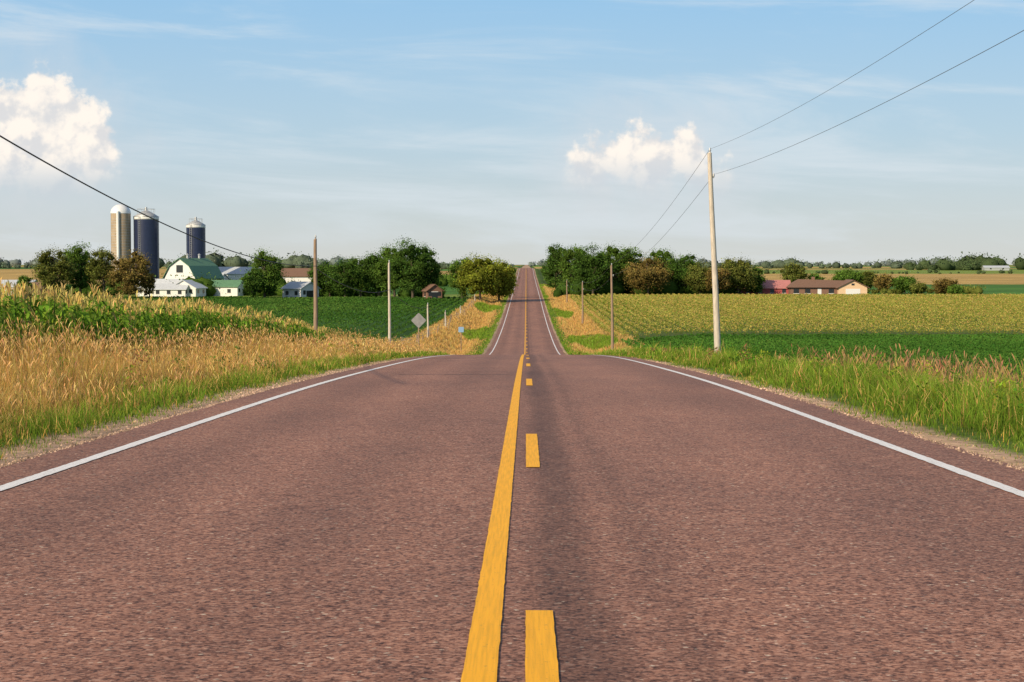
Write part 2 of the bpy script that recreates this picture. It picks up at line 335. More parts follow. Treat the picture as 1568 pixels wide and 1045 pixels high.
for (a,b_,dn,w) in bands[0:4]:
    x,y,hv=scatter(7.4,11.4,a,b_,dn*.34,.12,8,3); p=patch(x*1.3,y*.8); k=(p>.3)&(rng.random(len(x))<np.where(y>60,.2,1)); x,y,hv,p=x[k],y[k],hv[k],p[k]; N=len(x)
    hm=np.where(y>55,.42,.78)*sst(6.8,8.8,x); h=hm*hv*rng.uniform(.5,1.0,N)+.05; isg=(rng.random(N)<.42)[:,None]
    gr.add(*blades(x,y,h,np.full(N,w*1.2),np.where(isg,cvar(G1,N),cvar((.20,.115,.055),N)),np.where(isg,cvar(G2,N)*.8,cvar((.46,.27,.12),N)),.4,.2))
    k=rng.random(N)<.26; n_=k.sum(); seedheads(x[k],y[k],(hm*hv*rng.uniform(.8,1.2,N))[k]+.05,np.full(n_,w*.6),cvar((.27,.16,.08),n_),cvar((.52,.28,.14),n_),gr,.18,max(.02,w*1.7),.15)
gr.make('roadside_reeds',M_grass)
wd=Acc()
for i in range(340):
    s=1 if rng.random()<.78 else -1; y=rng.uniform(14,75); x=s*rng.uniform(5.4,9.4)
    if abs(x)>.34*y+2: continue
    n=110; hh=rng.uniform(.25,.72)*(.8 if y>50 else 1); z0=H1(x,y)
    t=rng.random(n)**1.2; C=np.stack([x+rng.normal(0,.12,n)*(1.2-t*.7),y+rng.normal(0,.12,n),z0+t*hh],1)
    cc=cvar((.10,.21,.025) if rng.random()<.6 else ((.30,.37,.04) if rng.random()<.6 else (.30,.17,.08)),n,.2)*(.55+.6*t[:,None])
    wd.add(*quads(C,rng.uniform(.03,.075,n)*(1+y/80),cc,np.array([0,0,1.]),.4,.5))
wd.make('roadside_weeds',M_grass)
gf=Acc(); N=70000; y=175+rng.random(N)**1.4*420; s=rng.choice([-1,1],N); ofs=4.5+rng.random(N)*9; x=s*ofs
green=(ofs<5.5+rng.normal(0,.4,N))[:,None]; h=np.where(ofs<6,.2,.5)*rng.uniform(.5,1.3,N)*(.6+.8*patch(x*.3,y*.08)); p=patch(x*.4,y*.06)[:,None]
green=green|(p<.18)
gf.add(*blades(x,y,h,rng.uniform(.06,.14,N)*(y/250),np.where(green,cvar(G1,N),cvar(Y1,N)),np.where(green,cvar(G2,N),cvar(Y2,N)*.9),.5,.2))
gf.make('far_verge_grass',M_grass)
# ------------------------------------------------------------ corn field (near left)
cn=Acc()
px_=[];py_=[]
for r_ in np.arange(10.0,27,.76):
    yy=np.arange(24,86-(r_-10)*.2,.19 if r_<13 else .27); xx=-r_+rng.normal(0,.04,len(yy)); yy=yy+rng.normal(0,.04,len(yy))
    k=np.abs(xx)<.325*yy+2.0; px_.append(xx[k]); py_.append(yy[k])
x=np.concatenate(px_); y=np.concatenate(py_); N=len(x); z=H(x,y)
hp=1.68*rng.uniform(.85,1.1,N)*np.where(x>-11,.92,1.0)*(1-.3*sst(60,86,y)); up=np.array([0,0,1.])
B=np.stack([x,y,z],1); T=B+up*hp[:,None]+rng.normal(0,.03,(N,3))
sd=np.tile(np.array([1.,0,0]),(N,1))
cn.add(*ribbons(np.stack([B,(B+T)/2,T],1),sd,np.tile([.03,.025,.012],(N,1)),cvar((.12,.19,.04),N,.15)))
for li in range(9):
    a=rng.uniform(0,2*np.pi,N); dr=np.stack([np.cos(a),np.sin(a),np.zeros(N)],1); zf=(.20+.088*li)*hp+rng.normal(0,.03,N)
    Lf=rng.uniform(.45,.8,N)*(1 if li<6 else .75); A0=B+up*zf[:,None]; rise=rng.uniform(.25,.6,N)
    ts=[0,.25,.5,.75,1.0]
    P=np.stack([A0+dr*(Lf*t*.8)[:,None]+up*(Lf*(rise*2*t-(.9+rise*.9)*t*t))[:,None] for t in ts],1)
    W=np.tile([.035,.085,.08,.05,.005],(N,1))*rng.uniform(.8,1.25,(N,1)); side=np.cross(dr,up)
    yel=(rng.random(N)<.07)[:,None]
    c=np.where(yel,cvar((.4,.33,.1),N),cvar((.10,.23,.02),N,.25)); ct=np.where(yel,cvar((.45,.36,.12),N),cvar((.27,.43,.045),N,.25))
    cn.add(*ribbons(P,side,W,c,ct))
for ti in range(4):
    a=rng.uniform(0,2*np.pi,N); dr=np.stack([np.cos(a),np.sin(a),np.zeros(N)],1); l=rng.uniform(.12,.26,N)[:,None]; o=rng.uniform(.15,.9,N)[:,None]
    P=np.stack([T-up*.05,T+dr*l*o*.5+up*l*.65,T+dr*l*o+up*l*.85],1)
    cn.add(*ribbons(P,np.cross(dr,up),np.tile([.012,.026,.008],(N,1)),cvar((.70,.52,.17),N,.15)))
cn.make('corn_field',M_corn)
# ------------------------------------------------------------ soy/bean fields + far corn
def cropfield(name,x0,x1,y0,y1,row,dens,size,h0,h1,c1,c2,goldfrac=0,mat=None,sw=.25,left=False,bw=.45,gold=(.40,.29,.09)):
    ac=Acc(); nr=int((x1-x0)/row); per=int(dens*(y1-y0))
    for i in range(nr):
        xr=x0+i*row; n=per; y=y0+rng.random(n)*(y1-y0); k=xr<.325*y+6; y=y[k]; n=len(y)
        if n==0: continue
        x=xr+rng.normal(0,sw*.5,n); xx=-x if left else x
        t=rng.random(n)**.6; hz=H(xx,y)+h0+(h1-h0)*t*np.clip(1-1.2*((x-xr)/max(row,.1))**2,.1,1)
        p=patch(xx*.13,y*.06)[:,None]; 
        c=cvar(c1,n,.15)*(1-p)+cvar(c2,n,.15)*p
        if goldfrac:
            gk=(t>.5)&(rng.random(n)<goldfrac); c[gk]=cvar(gold,gk.sum(),.15)
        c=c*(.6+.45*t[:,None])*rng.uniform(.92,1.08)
        sz=rng.uniform(.7,1.3,n)*size*np.clip(y/((y0+y1)*.5),.7,1.5)
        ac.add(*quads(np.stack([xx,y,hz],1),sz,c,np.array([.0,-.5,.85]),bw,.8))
    return ac.make(name,mat or M_grass)
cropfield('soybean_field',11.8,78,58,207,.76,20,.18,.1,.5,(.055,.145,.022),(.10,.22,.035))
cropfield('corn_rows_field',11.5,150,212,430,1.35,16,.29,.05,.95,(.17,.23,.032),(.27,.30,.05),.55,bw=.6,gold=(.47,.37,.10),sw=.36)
cropfield('green_bean_field',13.5,140,168,416,1.3,6.5,.34,.05,.5,(.055,.135,.022),(.11,.21,.038),left=True)
# ------------------------------------------------------------ trees
def cyl_between(p,q,r0,r1,ns=6):
    p=np.array(p,float);q=np.array(q,float);d=nrm(q-p); a=nrm(np.cross(d,[.31,.9,.2])); b=np.cross(d,a)
    an=np.linspace(0,2*np.pi,ns,endpoint=False); ring=np.cos(an)[:,None]*a+np.sin(an)[:,None]*b
    v=np.vstack([p+ring*r0,q+ring*r1]); i=np.arange(ns); f=np.stack([i,(i+1)%ns,(i+1)%ns+ns,i+ns],1); return v,f
def tree(name,x,y,h,w,colr,kind='round',low=.14,leafsize=.42,nleaf=5200):
    e=bpy.data.objects.new(name,None); scene.collection.objects.link(e); z0=H1(x,y)-.1; e.location=(x,y,z0)
    rad=w/2; ncl=int(58+rng.integers(14)); cs=[]
    tries=0; asym=rng.uniform(-.25,.25,2)
    while len(cs)<ncl and tries<4000:
        tries+=1; u=rng.uniform(-1,1,3)
        t=(u[2]+1)/2
        if kind=='round': rr_=math.sqrt(max(0,1-(2*t-1.0)**2))*(1.0 if t>.35 else .92); rr_=max(rr_,.25)
        else: rr_=max(min(1,2.2*math.sqrt(max(0,t*(1.02-t))))*(1-.25*t),.22)
        rh=math.hypot(u[0],u[1])
        if rh>rr_: continue
        if rh<rr_*.3 and .2<t<.75 and rng.random()<.6: continue
        cr=rng.uniform(.20,.30)*rad if rng.random()<.55 else rng.uniform(.28,.42)*rad
        if t>.8: cr=rng.uniform(.24,.34)*rad
        if t>.8 and rng.random()<.25: continue
        zt=h*low+cr*.6+t*(h*(1-low)-cr*1.9)
        cs.append((u[0]*(rad-cr*.7)+asym[0]*rad*t*.6,u[1]*(rad-cr*.7)+asym[1]*rad*t*.6,zt,cr))
    ac=Acc(); tot=sum(c[3]**2 for c in cs)
    for c in cs:
        n=max(40,int(nleaf*c[3]**2/tot)); d=nrm(rng.normal(size=(n,3))); rr_=c[3]*(rng.random(n)**.4)*rng.uniform(.75,1.4,n)
        C=np.array(c[:3])+d*rr_[:,None]*np.array([1.15,1.15,.85]); sh=rng.uniform(.65,1.4)
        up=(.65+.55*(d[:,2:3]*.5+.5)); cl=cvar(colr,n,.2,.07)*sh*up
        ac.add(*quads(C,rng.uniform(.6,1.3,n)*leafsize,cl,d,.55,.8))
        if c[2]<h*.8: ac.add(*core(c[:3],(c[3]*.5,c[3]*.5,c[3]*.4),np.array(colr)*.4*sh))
    n=nleaf//8; k=rng.integers(len(cs),size=n); cc=np.array([c[:3] for c in cs])[k]; cr=np.array([c[3] for c in cs])[k]
    d=nrm(rng.normal(size=(n,3))); C=cc+d*(cr*rng.uniform(1.05,1.45,n))[:,None]; ac.add(*quads(C,np.full(n,leafsize*.7),cvar(colr,n,.3),d,.3,.7))
    ac.make('crown',M_leaf,e)
    bk=Acc(); top=(asym[0]*rad*.4,asym[1]*rad*.4,h*.72); tr=.022*h+.05
    def ad(p,q,a,b_):
        v,f=cyl_between(p,q,a,b_); bk.add(v,f,np.tile([.1,.08,.06],(len(v),1)))
    ad((0,0,-.3),(0,0,h*.3),tr,tr*.75); ad((0,0,h*.3),top,tr*.75,tr*.2)
    for i in rng.choice(len(cs),min(18,len(cs)),replace=False):
        c=cs[i]; zb=min(max(h*.18,c[2]*.55),h*.6); ad((0,0,zb),(c[0]*.55,c[1]*.55,(zb+c[2])*.5+.2),tr*.4,tr*.25); ad((c[0]*.55,c[1]*.55,(zb+c[2])*.5+.2),c[:3],tr*.25,tr*.08)
    bk.make('trunk_and_limbs',M_bark,e); return e
DG=(.07,.135,.024); MG=(.105,.185,.03); YG=(.22,.25,.03); BR=(.23,.17,.05); OL=(.155,.175,.038)
TR=[
(38,22,414,405,MG,'round'),(82,58,366,405,OL,'round'),(122,60,361,415,MG,'round'),(158,44,370,400,OL,'round'),(197,62,371,395,BR,'round'),(228,22,408,398,BR,'round'),
(405,62,368,405,MG,'cone2'),(386,30,404,400,DG,'round'),
(488,32,398,425,DG,'round'),(505,42,391,425,DG,'round'),(528,52,389,415,DG,'round'),(552,50,381,430,MG,'round'),(580,60,376,420,DG,'round'),(604,56,361,415,MG,'round'),(632,74,356,405,DG,'round'),(655,40,370,415,DG,'round'),
(708,40,384,400,MG,'round'),(735,70,380,395,YG,'round'),(764,54,387,405,YG,'round'),(780,20,410,430,YG,'round'),
(852,40,362,470,DG,'round'),(879,54,365,455,MG,'round'),(908,60,367,440,DG,'round'),(942,64,361,450,MG,'round'),(968,50,368,455,MG,'round'),(992,66,382,436,BR,'round'),(1018,66,370,450,MG,'cone2'),(1046,48,378,445,DG,'round'),
(1072,44,394,440,OL,'round'),(1098,40,400,438,BR,'round'),(1130,62,385,445,OL,'round'),(1155,34,402,450,MG,'round'),
(1216,42,395,520,OL,'round'),(1245,30,414,520,MG,'round'),(1300,50,403,520,MG,'round'),(1325,36,408,520,OL,'round'),(1352,34,414,480,BR,'round'),(1384,38,416,470,MG,'round'),(1405,26,428,460,OL,'round'),(1447,40,420,445,BR,'round'),(1462,26,432,440,MG,'round'),
(842,14,402,600,DG,'round'),(834,10,404,760,DG,'round'),(778,12,412,620,DG,'round'),(786,9,408,800,DG,'round')]
for (px,w,top,d,c,k) in TR:
    x=PX(px,d); z0=H1(x,d); h=PZ(top,d)-z0; ww=max(w/F*d*1.15,2)
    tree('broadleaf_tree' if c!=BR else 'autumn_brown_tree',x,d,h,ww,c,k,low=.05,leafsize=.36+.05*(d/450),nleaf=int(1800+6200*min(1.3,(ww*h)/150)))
def belt(name,x0,x1,y,depth,h,n,size,colr,var=.5,dens=28,cr_=.5):
    ac=Acc(); 
    for i in range(n):
        x=rng.uniform(x0,x1); yy=y+rng.uniform(-depth,depth); hh=h*rng.uniform(1-var,1+var*.6)*(.75+.35*math.sin(x*.013+y)+.2*math.sin(x*.06)); hh=max(hh,h*.25); rad=hh*rng.uniform(.5,.9); z=H1(x,yy)
        m=dens; d=nrm(rng.normal(size=(m,3))); d[:,2]=np.abs(d[:,2])*np.sign(rng.random(m)-.25)
        C=np.array([x,yy,z+hh*.45])+d*np.array([rad,rad,hh*.48])*(.5+.65*rng.random((m,1)))
        sh=rng.uniform(.7,1.3)
        ac.add(*quads(C,rng.uniform(.4,1.3,m)*size,cvar(colr,m,.2,.05)*sh,d,.5,.7))
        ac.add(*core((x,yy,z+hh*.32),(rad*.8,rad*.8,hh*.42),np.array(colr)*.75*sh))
    ac.make(name,M_leaf)
HZ1=(.095,.14,.06); HZ2=(.14,.185,.125); HZ3=(.23,.28,.26)  # aerial haze painted into the distant foliage colours, paler and bluer further off
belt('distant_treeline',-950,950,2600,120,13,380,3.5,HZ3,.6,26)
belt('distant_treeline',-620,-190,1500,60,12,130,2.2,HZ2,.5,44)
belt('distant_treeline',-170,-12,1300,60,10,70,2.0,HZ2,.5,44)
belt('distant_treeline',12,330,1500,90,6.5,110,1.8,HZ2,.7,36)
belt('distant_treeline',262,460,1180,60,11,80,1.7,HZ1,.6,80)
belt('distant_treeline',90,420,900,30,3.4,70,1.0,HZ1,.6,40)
belt('hedgerow',-135,-60,455,12,4.5,60,.6,MG,.5,90)
belt('hedgerow',-60,-22,440,10,5,50,.6,DG,.5,100)
belt('hedgerow',8,55,452,8,6,70,.6,DG,.5,110)
belt('hedgerow',50,60,470,10,4,12,.6,OL,.5,90)
belt('hedgerow',90,125,475,8,3.5,34,.6,OL,.5,90)
belt('hedgerow',-55,-9,600,30,6,60,.9,MG,.5,70)
belt('hedgerow',9,60,640,40,6,60,.9,MG,.5,70)
# ------------------------------------------------------------ poles, wires, signs
def pole(name,px,d,ztop,r0=.15,mat=M_pole,lean=0,base=None,arm=False,caps=2):
    x=PX(px,d); zb=H1(x,d)-.3 if base is None else base
    e=bpy.data.objects.new(name,None); scene.collection.objects.link(e); e.location=(x,d,0)
    v=[];ns=12;L=8
    for i in range(L+1):
        t=i/L; rr_=r0*(1-.38*t)
        for j in range(ns):
            a=2*math.pi*j/ns; v.append((lean*t+.02*math.sin(t*5)+rr_*math.cos(a),rr_*math.sin(a),zb+(ztop-zb)*t))
    f=[[i*ns+j,i*ns+(j+1)%ns,(i+1)*ns+(j+1)%ns,(i+1)*ns+j] for i in range(L) for j in range(ns)]
    mesh_np('shaft',v,f,None,mat,True,e)
    vc,fc=cyl_between((lean,0,ztop-.02),(lean,0,ztop+.06),r0*.62,r0*.3,8); mesh_np('top_cap',vc,fc,None,mat,False,e)
    for k in range(caps):
        zz=ztop+.06 if k==0 else ztop-1.15
        xo=lean if k==0 else lean+.18
        for (a,b_,ra,rb) in [(zz,zz+.07,.03,.05),(zz+.07,zz+.12,.06,.055),(zz+.12,zz+.2,.045,.03)]:
            vc,fc=cyl_between((xo,0,a),(xo,0,b_),ra,rb,8); mesh_np('insulator',vc,fc,None,M_metal,True,e)
        if k==1:
            vc,fc=cyl_between((lean,0,zz-.05),(xo+.02,0,zz),.02,.02,6); mesh_np('bracket',vc,fc,None,M_metal,True,e)
    return x
def wire(name,pts,r,mat):
    cu=bpy.data.curves.new(name,'CURVE'); cu.dimensions='3D'; cu.bevel_depth=r; cu.bevel_resolution=1
    s=cu.splines.new('POLY'); s.points.add(len(pts)-1)
    for i,p in enumerate(pts): s.points[i].co=(*p,1)
    cu.materials.append(mat); ob=bpy.data.objects.new(name,cu); scene.collection.objects.link(ob); return ob
def cat(p,q,s,n=40):
    p=np.array(p);q=np.array(q); return [tuple(p*(1-t)+q*t-np.array([0,0,4*s*t*(1-t)])) for t in np.linspace(0,1,n)]
RP=[(1100,81,PZ(236,81),-.45),(938,185,PZ(407,185),-.12),(892,281,PZ(433,281),0),(868,390,PZ(430,390),0),(854,515,PZ(424,515),0),(845,650,PZ(420,650),0),(839,790,PZ(412,790),0)]
tops=[]
for (px,d,zt,ln) in RP:
    x=pole('utility_pole',px,d,zt,.165 if d<100 else .17,M_pole if d<100 else M_poledark,ln); tops.append((x+ln,d,zt))
A=tops[0]; B_=tops[1]
wire('power_line',cat((9.3,-20,8.9),(A[0],A[1],A[2]+.2),1.23),.0055,M_wiregrey)
wire('power_line',cat((9.5,-20,7.8),(A[0]+.2,A[1],A[2]-1.0),1.1),.0065,M_wiregrey)
for a,b_ in zip(tops[:-1],tops[1:]):
    wire('power_line',cat((a[0],a[1],a[2]+.2),(b_[0],b_[1],b_[2]+.2),.9),.009,M_wiregrey)
    wire('power_line',cat((a[0]+.2,a[1],a[2]-1.0),(b_[0]+.2,b_[1],b_[2]-1.0),.9),.009,M_wiregrey)
LP=[(482,96,PZ(367,96),PZ(410,96)),(596,148,PZ(403,148),PZ(444,148)),(655,206,PZ(467,206),PZ(470,206)),(682,250,PZ(478,250),PZ(481,250)),(705,310,PZ(470,310),PZ(474,310)),(727,390,PZ(452,390),PZ(455,390)),(740,470,PZ(446,470),PZ(449,470))]
lt=[]
for (px,d,zt,za) in LP:
    x=pole('telephone_pole',px,d,zt,.14,M_poledark if d<120 else M_pole,.05 if d<120 else 0,caps=1); lt.append((x,d,za))
x0=lt[0][0]
wire('telephone_cable',[(x0+.1,dd,4.1-.0781*(dd-38.7)+.000965*(dd-38.7)*(dd-68.4)) for dd in np.linspace(20,96,60)],.019,M_wire)
for a,b_ in zip(lt[:-1],lt[1:]): wire('telephone_cable',cat(a,b_,.7),.02,M_wire)
pole('telephone_pole',-110,33,PZ(215,38)+1.0,.15,M_poledark,0,caps=1)
def sign(name,px,d,zc,size,diamond=True,mat=M_metal):
    x=PX(px,d); e=bpy.data.objects.new(name,None); scene.collection.objects.link(e); e.location=(x,d,0); zb=H1(x,d)-.2
    vc,fc=cyl_between((0,.03,zb),(0,.03,zc+size*.4),.05,.05,6); mesh_np('post',vc,fc,None,M_poledark,False,e)
    s=size/2*(1.414 if diamond else 1)
    pts=[(0,-s),(s,0),(0,s),(-s,0)] if diamond else [(-s,-s),(s,-s),(s,s),(-s,s)]
    out=[]
    for i in range(4):
        p=Vector(pts[i]);a=Vector(pts[i-1]);b=Vector(pts[(i+1)%4])
        for t in (0,.33,.66,1):
            q=p+(a-p)*.12*(1-t)**2+(b-p)*.12*t**2; out.append(q)
    m=len(out); v=[(q.x,-.035,zc+q.y) for q in out]+[(q.x,-.031,zc+q.y) for q in out]
    me=bpy.data.meshes.new('panel'); me.from_pydata(v,[],[list(range(m)),list(range(2*m-1,m-1,-1))]+[[i,(i+1)%m,(i+1)%m+m,i+m] for i in range(m)]); me.materials.append(mat)
    ob=bpy.data.objects.new('panel',me); scene.collection.objects.link(ob); ob.parent=e
M_signback=simple_mat('weathered_sign_back',(.30,.30,.30),.6,.3,4,metal=.2)
sign('road_warning_sign',641,120,PZ(491,120),.78,True,M_signback)
M_sb=simple_mat('blue_sign',(.25,.4,.6),.4,.1)
sign('blue_route_sign',706,190,PZ(505,190),.6,False,M_sb)
# ------------------------------------------------------------ buildings
def empty(name,x,y,z,rot=0):
    e=bpy.data.objects.new(name,None); scene.collection.objects.link(e); e.location=(x,y,z); e.rotation_euler=(0,0,rot); return e
def pd(name,v,f,mat,par):
    me=bpy.data.meshes.new(name); me.from_pydata(v,[],f); me.materials.append(mat); ob=bpy.data.objects.new(name,me); scene.collection.objects.link(ob); ob.parent=par; return ob
def box(name,x0,x1,y0,y1,z0,z1,mat,par):
    v=[(x0,y0,z0),(x1,y0,z0),(x1,y1,z0),(x0,y1,z0),(x0,y0,z1),(x1,y0,z1),(x1,y1,z1),(x0,y1,z1)]
    return pd(name,v,[(0,3,2,1),(4,5,6,7),(0,1,5,4),(1,2,6,5),(2,3,7,6),(3,0,4,7)],mat,par)
def prism(name,prof,y0,y1,mat,par):
    n=len(prof); v=[(x,y0,z) for x,z in prof]+[(x,y1,z) for x,z in prof]
    return pd(name,v,[tuple(range(n)),tuple(range(2*n-1,n-1,-1))]+[(i,i+n,(i+1)%n+n,(i+1)%n) for i in range(n)],mat,par)
def roofsheet(name,prof,y0,y1,th,mat,par):
    up=[(x,z+th) for x,z in prof]; return prism(name,list(prof)+up[::-1],y0,y1,mat,par)
def gable(name,px,d,w,l,wh,rh,rot,wm,rm,door=None,wins=3,axis='x',over=.4,z=None):
    x=PX(px,d); e=empty(name,x,d,(H1(x,d)-.15) if z is None else z,rot)
    prism('walls',[(-w/2,0),(w/2,0),(w/2,wh),(0,wh+rh),(-w/2,wh)],-l/2,l/2,wm,e)
    roofsheet('roof',[(-w/2-over,wh-rh*over*2/w+.02),(0,wh+rh+.02),(w/2+over,wh-rh*over*2/w+.02)],-l/2-over,l/2+over,.15,rm,e)
    if door:
        dw,dh=door; box('door',-dw/2,dw/2,-l/2-.03,-l/2+.02,.1,dh,M_dark,e)
        box('door_frame_top',-dw/2-.12,dw/2+.12,-l/2-.05,-l/2+.02,dh,dh+.15,M_white,e)
    for s in (-1,1):
        box('gable_window',s*w*.3-.45,s*w*.3+.45,-l/2-.03,-l/2+.02,wh*.45,wh*.45+1,M_dark,e)
    for i in range(wins):
        yy=-l/2+(i+.5)*l/wins
        for s in (-1,1):
            box('side_window',min(s*(w/2-.02),s*(w/2+.03)),max(s*(w/2-.02),s*(w/2+.03)),yy-.5,yy+.5,wh*.4,wh*.4+1.0,M_dark,e)
            box('window_sill',min(s*(w/2-.02),s*(w/2+.08)),max(s*(w/2-.02),s*(w/2+.08)),yy-.6,yy+.6,wh*.4-.1,wh*.4-.003,M_white,e)
    return e
def barn():
    d=455; x=PX(296,d); e=empty('gambrel_barn',x,d,H1(x,d)-.2,math.radians(-20)); w=9.2; l=14; wh=5.0
    prof=[(-w/2,0),(w/2,0),(w/2,wh),(w*.32,wh+3.0),(0,wh+5.0),(-w*.32,wh+3.0),(-w/2,wh)]
    prism('walls',prof,-l/2,l/2,M_white,e)
    roofsheet('roof',[(-w/2-.5,wh-.35),(-w*.33,wh+3.05),(0,wh+5.1),(w*.33,wh+3.05),(w/2+.5,wh-.35)],-l/2-.5,l/2+.4,.16,M_green,e)
    box('hay_door',-1,1,-l/2-.04,-l/2+.02,wh+1.4,wh+3.4,M_dark,e)
    box('hay_door_trim',-1.2,1.2,-l/2-.06,-l/2+.02,wh+1.2,wh+1.39,M_white,e)
    for s in (-3,-1,1,3): box('window',s*1.1-.4,s*1.1+.4,-l/2-.04,-l/2+.02,3.4,4.3,M_dark,e)
    box('cattle_door',-1.2,1.2,-l/2-.04,-l/2+.02,.1,2.4,M_dark,e)
    for i in range(5): box('side_window',w/2-.02,w/2+.04,-6+i*3-.4,-6+i*3+.4,1.8,2.6,M_dark,e)
    for yy in (-3,3):
        vc,fc=cyl_between((0,yy,wh+5.1),(0,yy,wh+6.1),.35,.3,8); mesh_np('roof_vent',vc,fc,None,M_metal,True,e)
        vc,fc=cyl_between((0,yy,wh+6.1),(0,yy,wh+6.5),.5,.05,8); mesh_np('vent_cap',vc,fc,None,M_metal,True,e)
barn()
gable('milk_house',288,440,7,6,2.4,1.9,math.radians(-15),M_white,M_greyroof,(2,2.1),2)
gable('white_lean_to_barn',248,446,6,13,2.5,2.0,math.radians(62),M_white,M_greyroof,None,4)
gable('low_white_shed',262,438,4,9,2.2,1.2,math.radians(80),M_white,M_greyroof,None,3)
gable('machine_shed',345,448,6,9.5,2.8,1.5,math.radians(75),M_white,M_green,None,2)
gable('white_garage',460,412,6.4,6,2.6,1.5,math.radians(55),M_white,M_greyroof,(2.4,2.1),2)
gable('long_white_building',455,470,8,15,5.2,2.0,math.radians(85),M_white,M_brownroof,None,4)
gable('white_pole_barn',368,490,8,13,5.6,1.8,math.radians(80),M_white,M_greyroof,None,3)
gable('white_outbuilding',325,470,6,7,4.2,1.6,math.radians(70),M_white,M_greyroof,None,2)
gable('blue_roof_shed',14,450,8,14,2.6,1.6,math.radians(80),M_white,M_greyroof,None,4)
gable('old_brown_shed',52,440,6,8,2.2,1.5,math.radians(70),M_brick,M_brownroof,None,2)
gable('small_farm_outbuilding',662,402,3.6,4,2.4,1.3,math.radians(20),M_brick,M_brownroof,(1.4,2),1)
gable('red_machine_shed',1171,455,8,12.5,2.2,1.9,math.radians(86),M_redwall,M_pinkroof,None,4)
def house():
    d=450; x=PX(1262,d); e=empty('ranch_house',x,d,H1(x,d)-.2,0)
    prism('wing_gable_walls',[(2.8,0),(10.2,0),(10.2,2.5),(6.5,4.3),(2.8,2.5)],-5,4,M_tan,e)
    roofsheet('wing_roof',[(2.2,2.22),(6.5,4.33),(10.8,2.22)],-5.5,4.5,.16,M_brownroof,e)
    box('main_walls',-9.5,2.79,-3,4,0,2.5,M_brick,e)
    pd('main_roof',[(-10.2,-3.7,2.42),(3.4,-3.7,2.42),(3.4,4.7,2.42),(-10.2,4.7,2.42),(-7,.5,4.6),(6,.5,4.2)],[(0,1,5,4),(1,2,5),(2,3,4,5),(3,0,4),(3,2,1,0)],M_brownroof,e)
    box('garage_door',4.6,8.4,-5.04,-4.98,.1,2.1,M_white,e)
    box('attic_vent',6.1,6.9,-5.04,-4.98,3.0,3.5,M_dark,e)
    for wx in (-8,-5,1.2): box('window',wx-.7,wx+.7,-3.04,-2.98,.9,2.0,M_dark,e); box('window_frame',wx-.8,wx+.8,-3.06,-2.98,.78,.897,M_white,e)
    box('front_door',-2.4,-1.4,-3.04,-2.98,.1,2.1,M_white,e)
    box('chimney',-3.4,-2.6,.2,1.0,3.8,5.2,M_brick,e)
house()
gable('distant_shed',1522,1120,8,16,2.0,1.2,math.radians(88),M_metal,M_greyroof,None,2)
def silo(name,px,d,wpx,top,body,dome,blue):
    x=PX(px,d); r=wpx/F*d/2; z0=H1(x,d)-.3; e=empty(name,x,d,z0); ht=PZ(top,d)-z0; hb=ht-r*(.95 if not blue else .55); ns=28
    an=[2*math.pi*j/ns for j in range(ns)]
    def lathe(nm,prof,mat):
        v=[(rr_*math.cos(a),rr_*math.sin(a),z) for z,rr_ in prof for a in an]; L=len(prof)
        f=[[i*ns+j,i*ns+(j+1)%ns,(i+1)*ns+(j+1)%ns,(i+1)*ns+j] for i in range(L-1) for j in range(ns)]
        mesh_np(nm,v,f,None,mat,True,e)
    lathe('body',[(0,r),(hb,r)],body)
    hz=ht-hb
    if blue:
        lathe('cap',[(hb-.05,r*1.04),(hb,r*1.05),(hb+hz*.55,r*.55),(hb+hz*.9,r*.2),(ht,.02)],dome)
        lathe('white_top_band',[(hb-.75,r+.01),(hb-.74,r+.03),(hb-.06,r+.03),(hb-.055,r+.01)],M_white)
    else: lathe('dome',[(hb-.05,r*1.03)]+[(hb+hz*math.sin(t),r*1.03*math.cos(t)) for t in np.linspace(0,math.pi/2-.02,8)],dome)
    step=1.4 if blue else .75
    for z in np.arange(step,hb-.9,step): lathe('hoop_band',[(z-.04,r+.005),(z-.03,r+.035),(z+.03,r+.035),(z+.04,r+.005)],M_bluesilo if blue else M_metal)
    a=-1.9 if blue else -1.6
    cx_,cy_=math.cos(a)*(r+.25),math.sin(a)*(r+.25)
    if blue:
        lad=Acc()
        for s in (-.25,.25): lad.add(*cyl_between((cx_+s,cy_,0),(cx_+s,cy_,hb+.6),.05,.05,4))
        for z in np.arange(.5,hb,.6): lad.add(*cyl_between((cx_-.25,cy_,z),(cx_+.25,cy_,z),.03,.03,4))
        lad.make('ladder',M_metal,e); tr_=Acc()
        pts=[(math.cos(t)*r*.7,math.sin(t)*r*.7,ht+.25) for t in np.linspace(0,2*math.pi,17)]
        for p,q in zip(pts[:-1],pts[1:]): tr_.add(*cyl_between(p,q,.05,.05,4))
        for p in pts[:-1:3]: tr_.add(*cyl_between((p[0],p[1],hb+.2),p,.05,.05,4))
        tr_.make('top_rail',M_metal,e)
        vc,fc=cyl_between((0,0,ht-.3),(0,0,ht+.8),.4,.3,10); mesh_np('top_hatch',vc,fc,None,M_metal,True,e)
    else:
        vc,fc=cyl_between((cx_,cy_,0),(cx_,cy_,hb+.5),.42,.42,10); mesh_np('chute',vc,fc,None,M_white,True,e)
silo('concrete_stave_silo',185,470,30,313,M_conc,simple_mat('silo_dome_white',(.75,.76,.78),.4,.1,2),False)
silo('blue_silo',224,472,38,322,M_bluesilo,M_metal,True)
silo('blue_silo',300,475,29,337,M_bluesilo,M_metal,True)
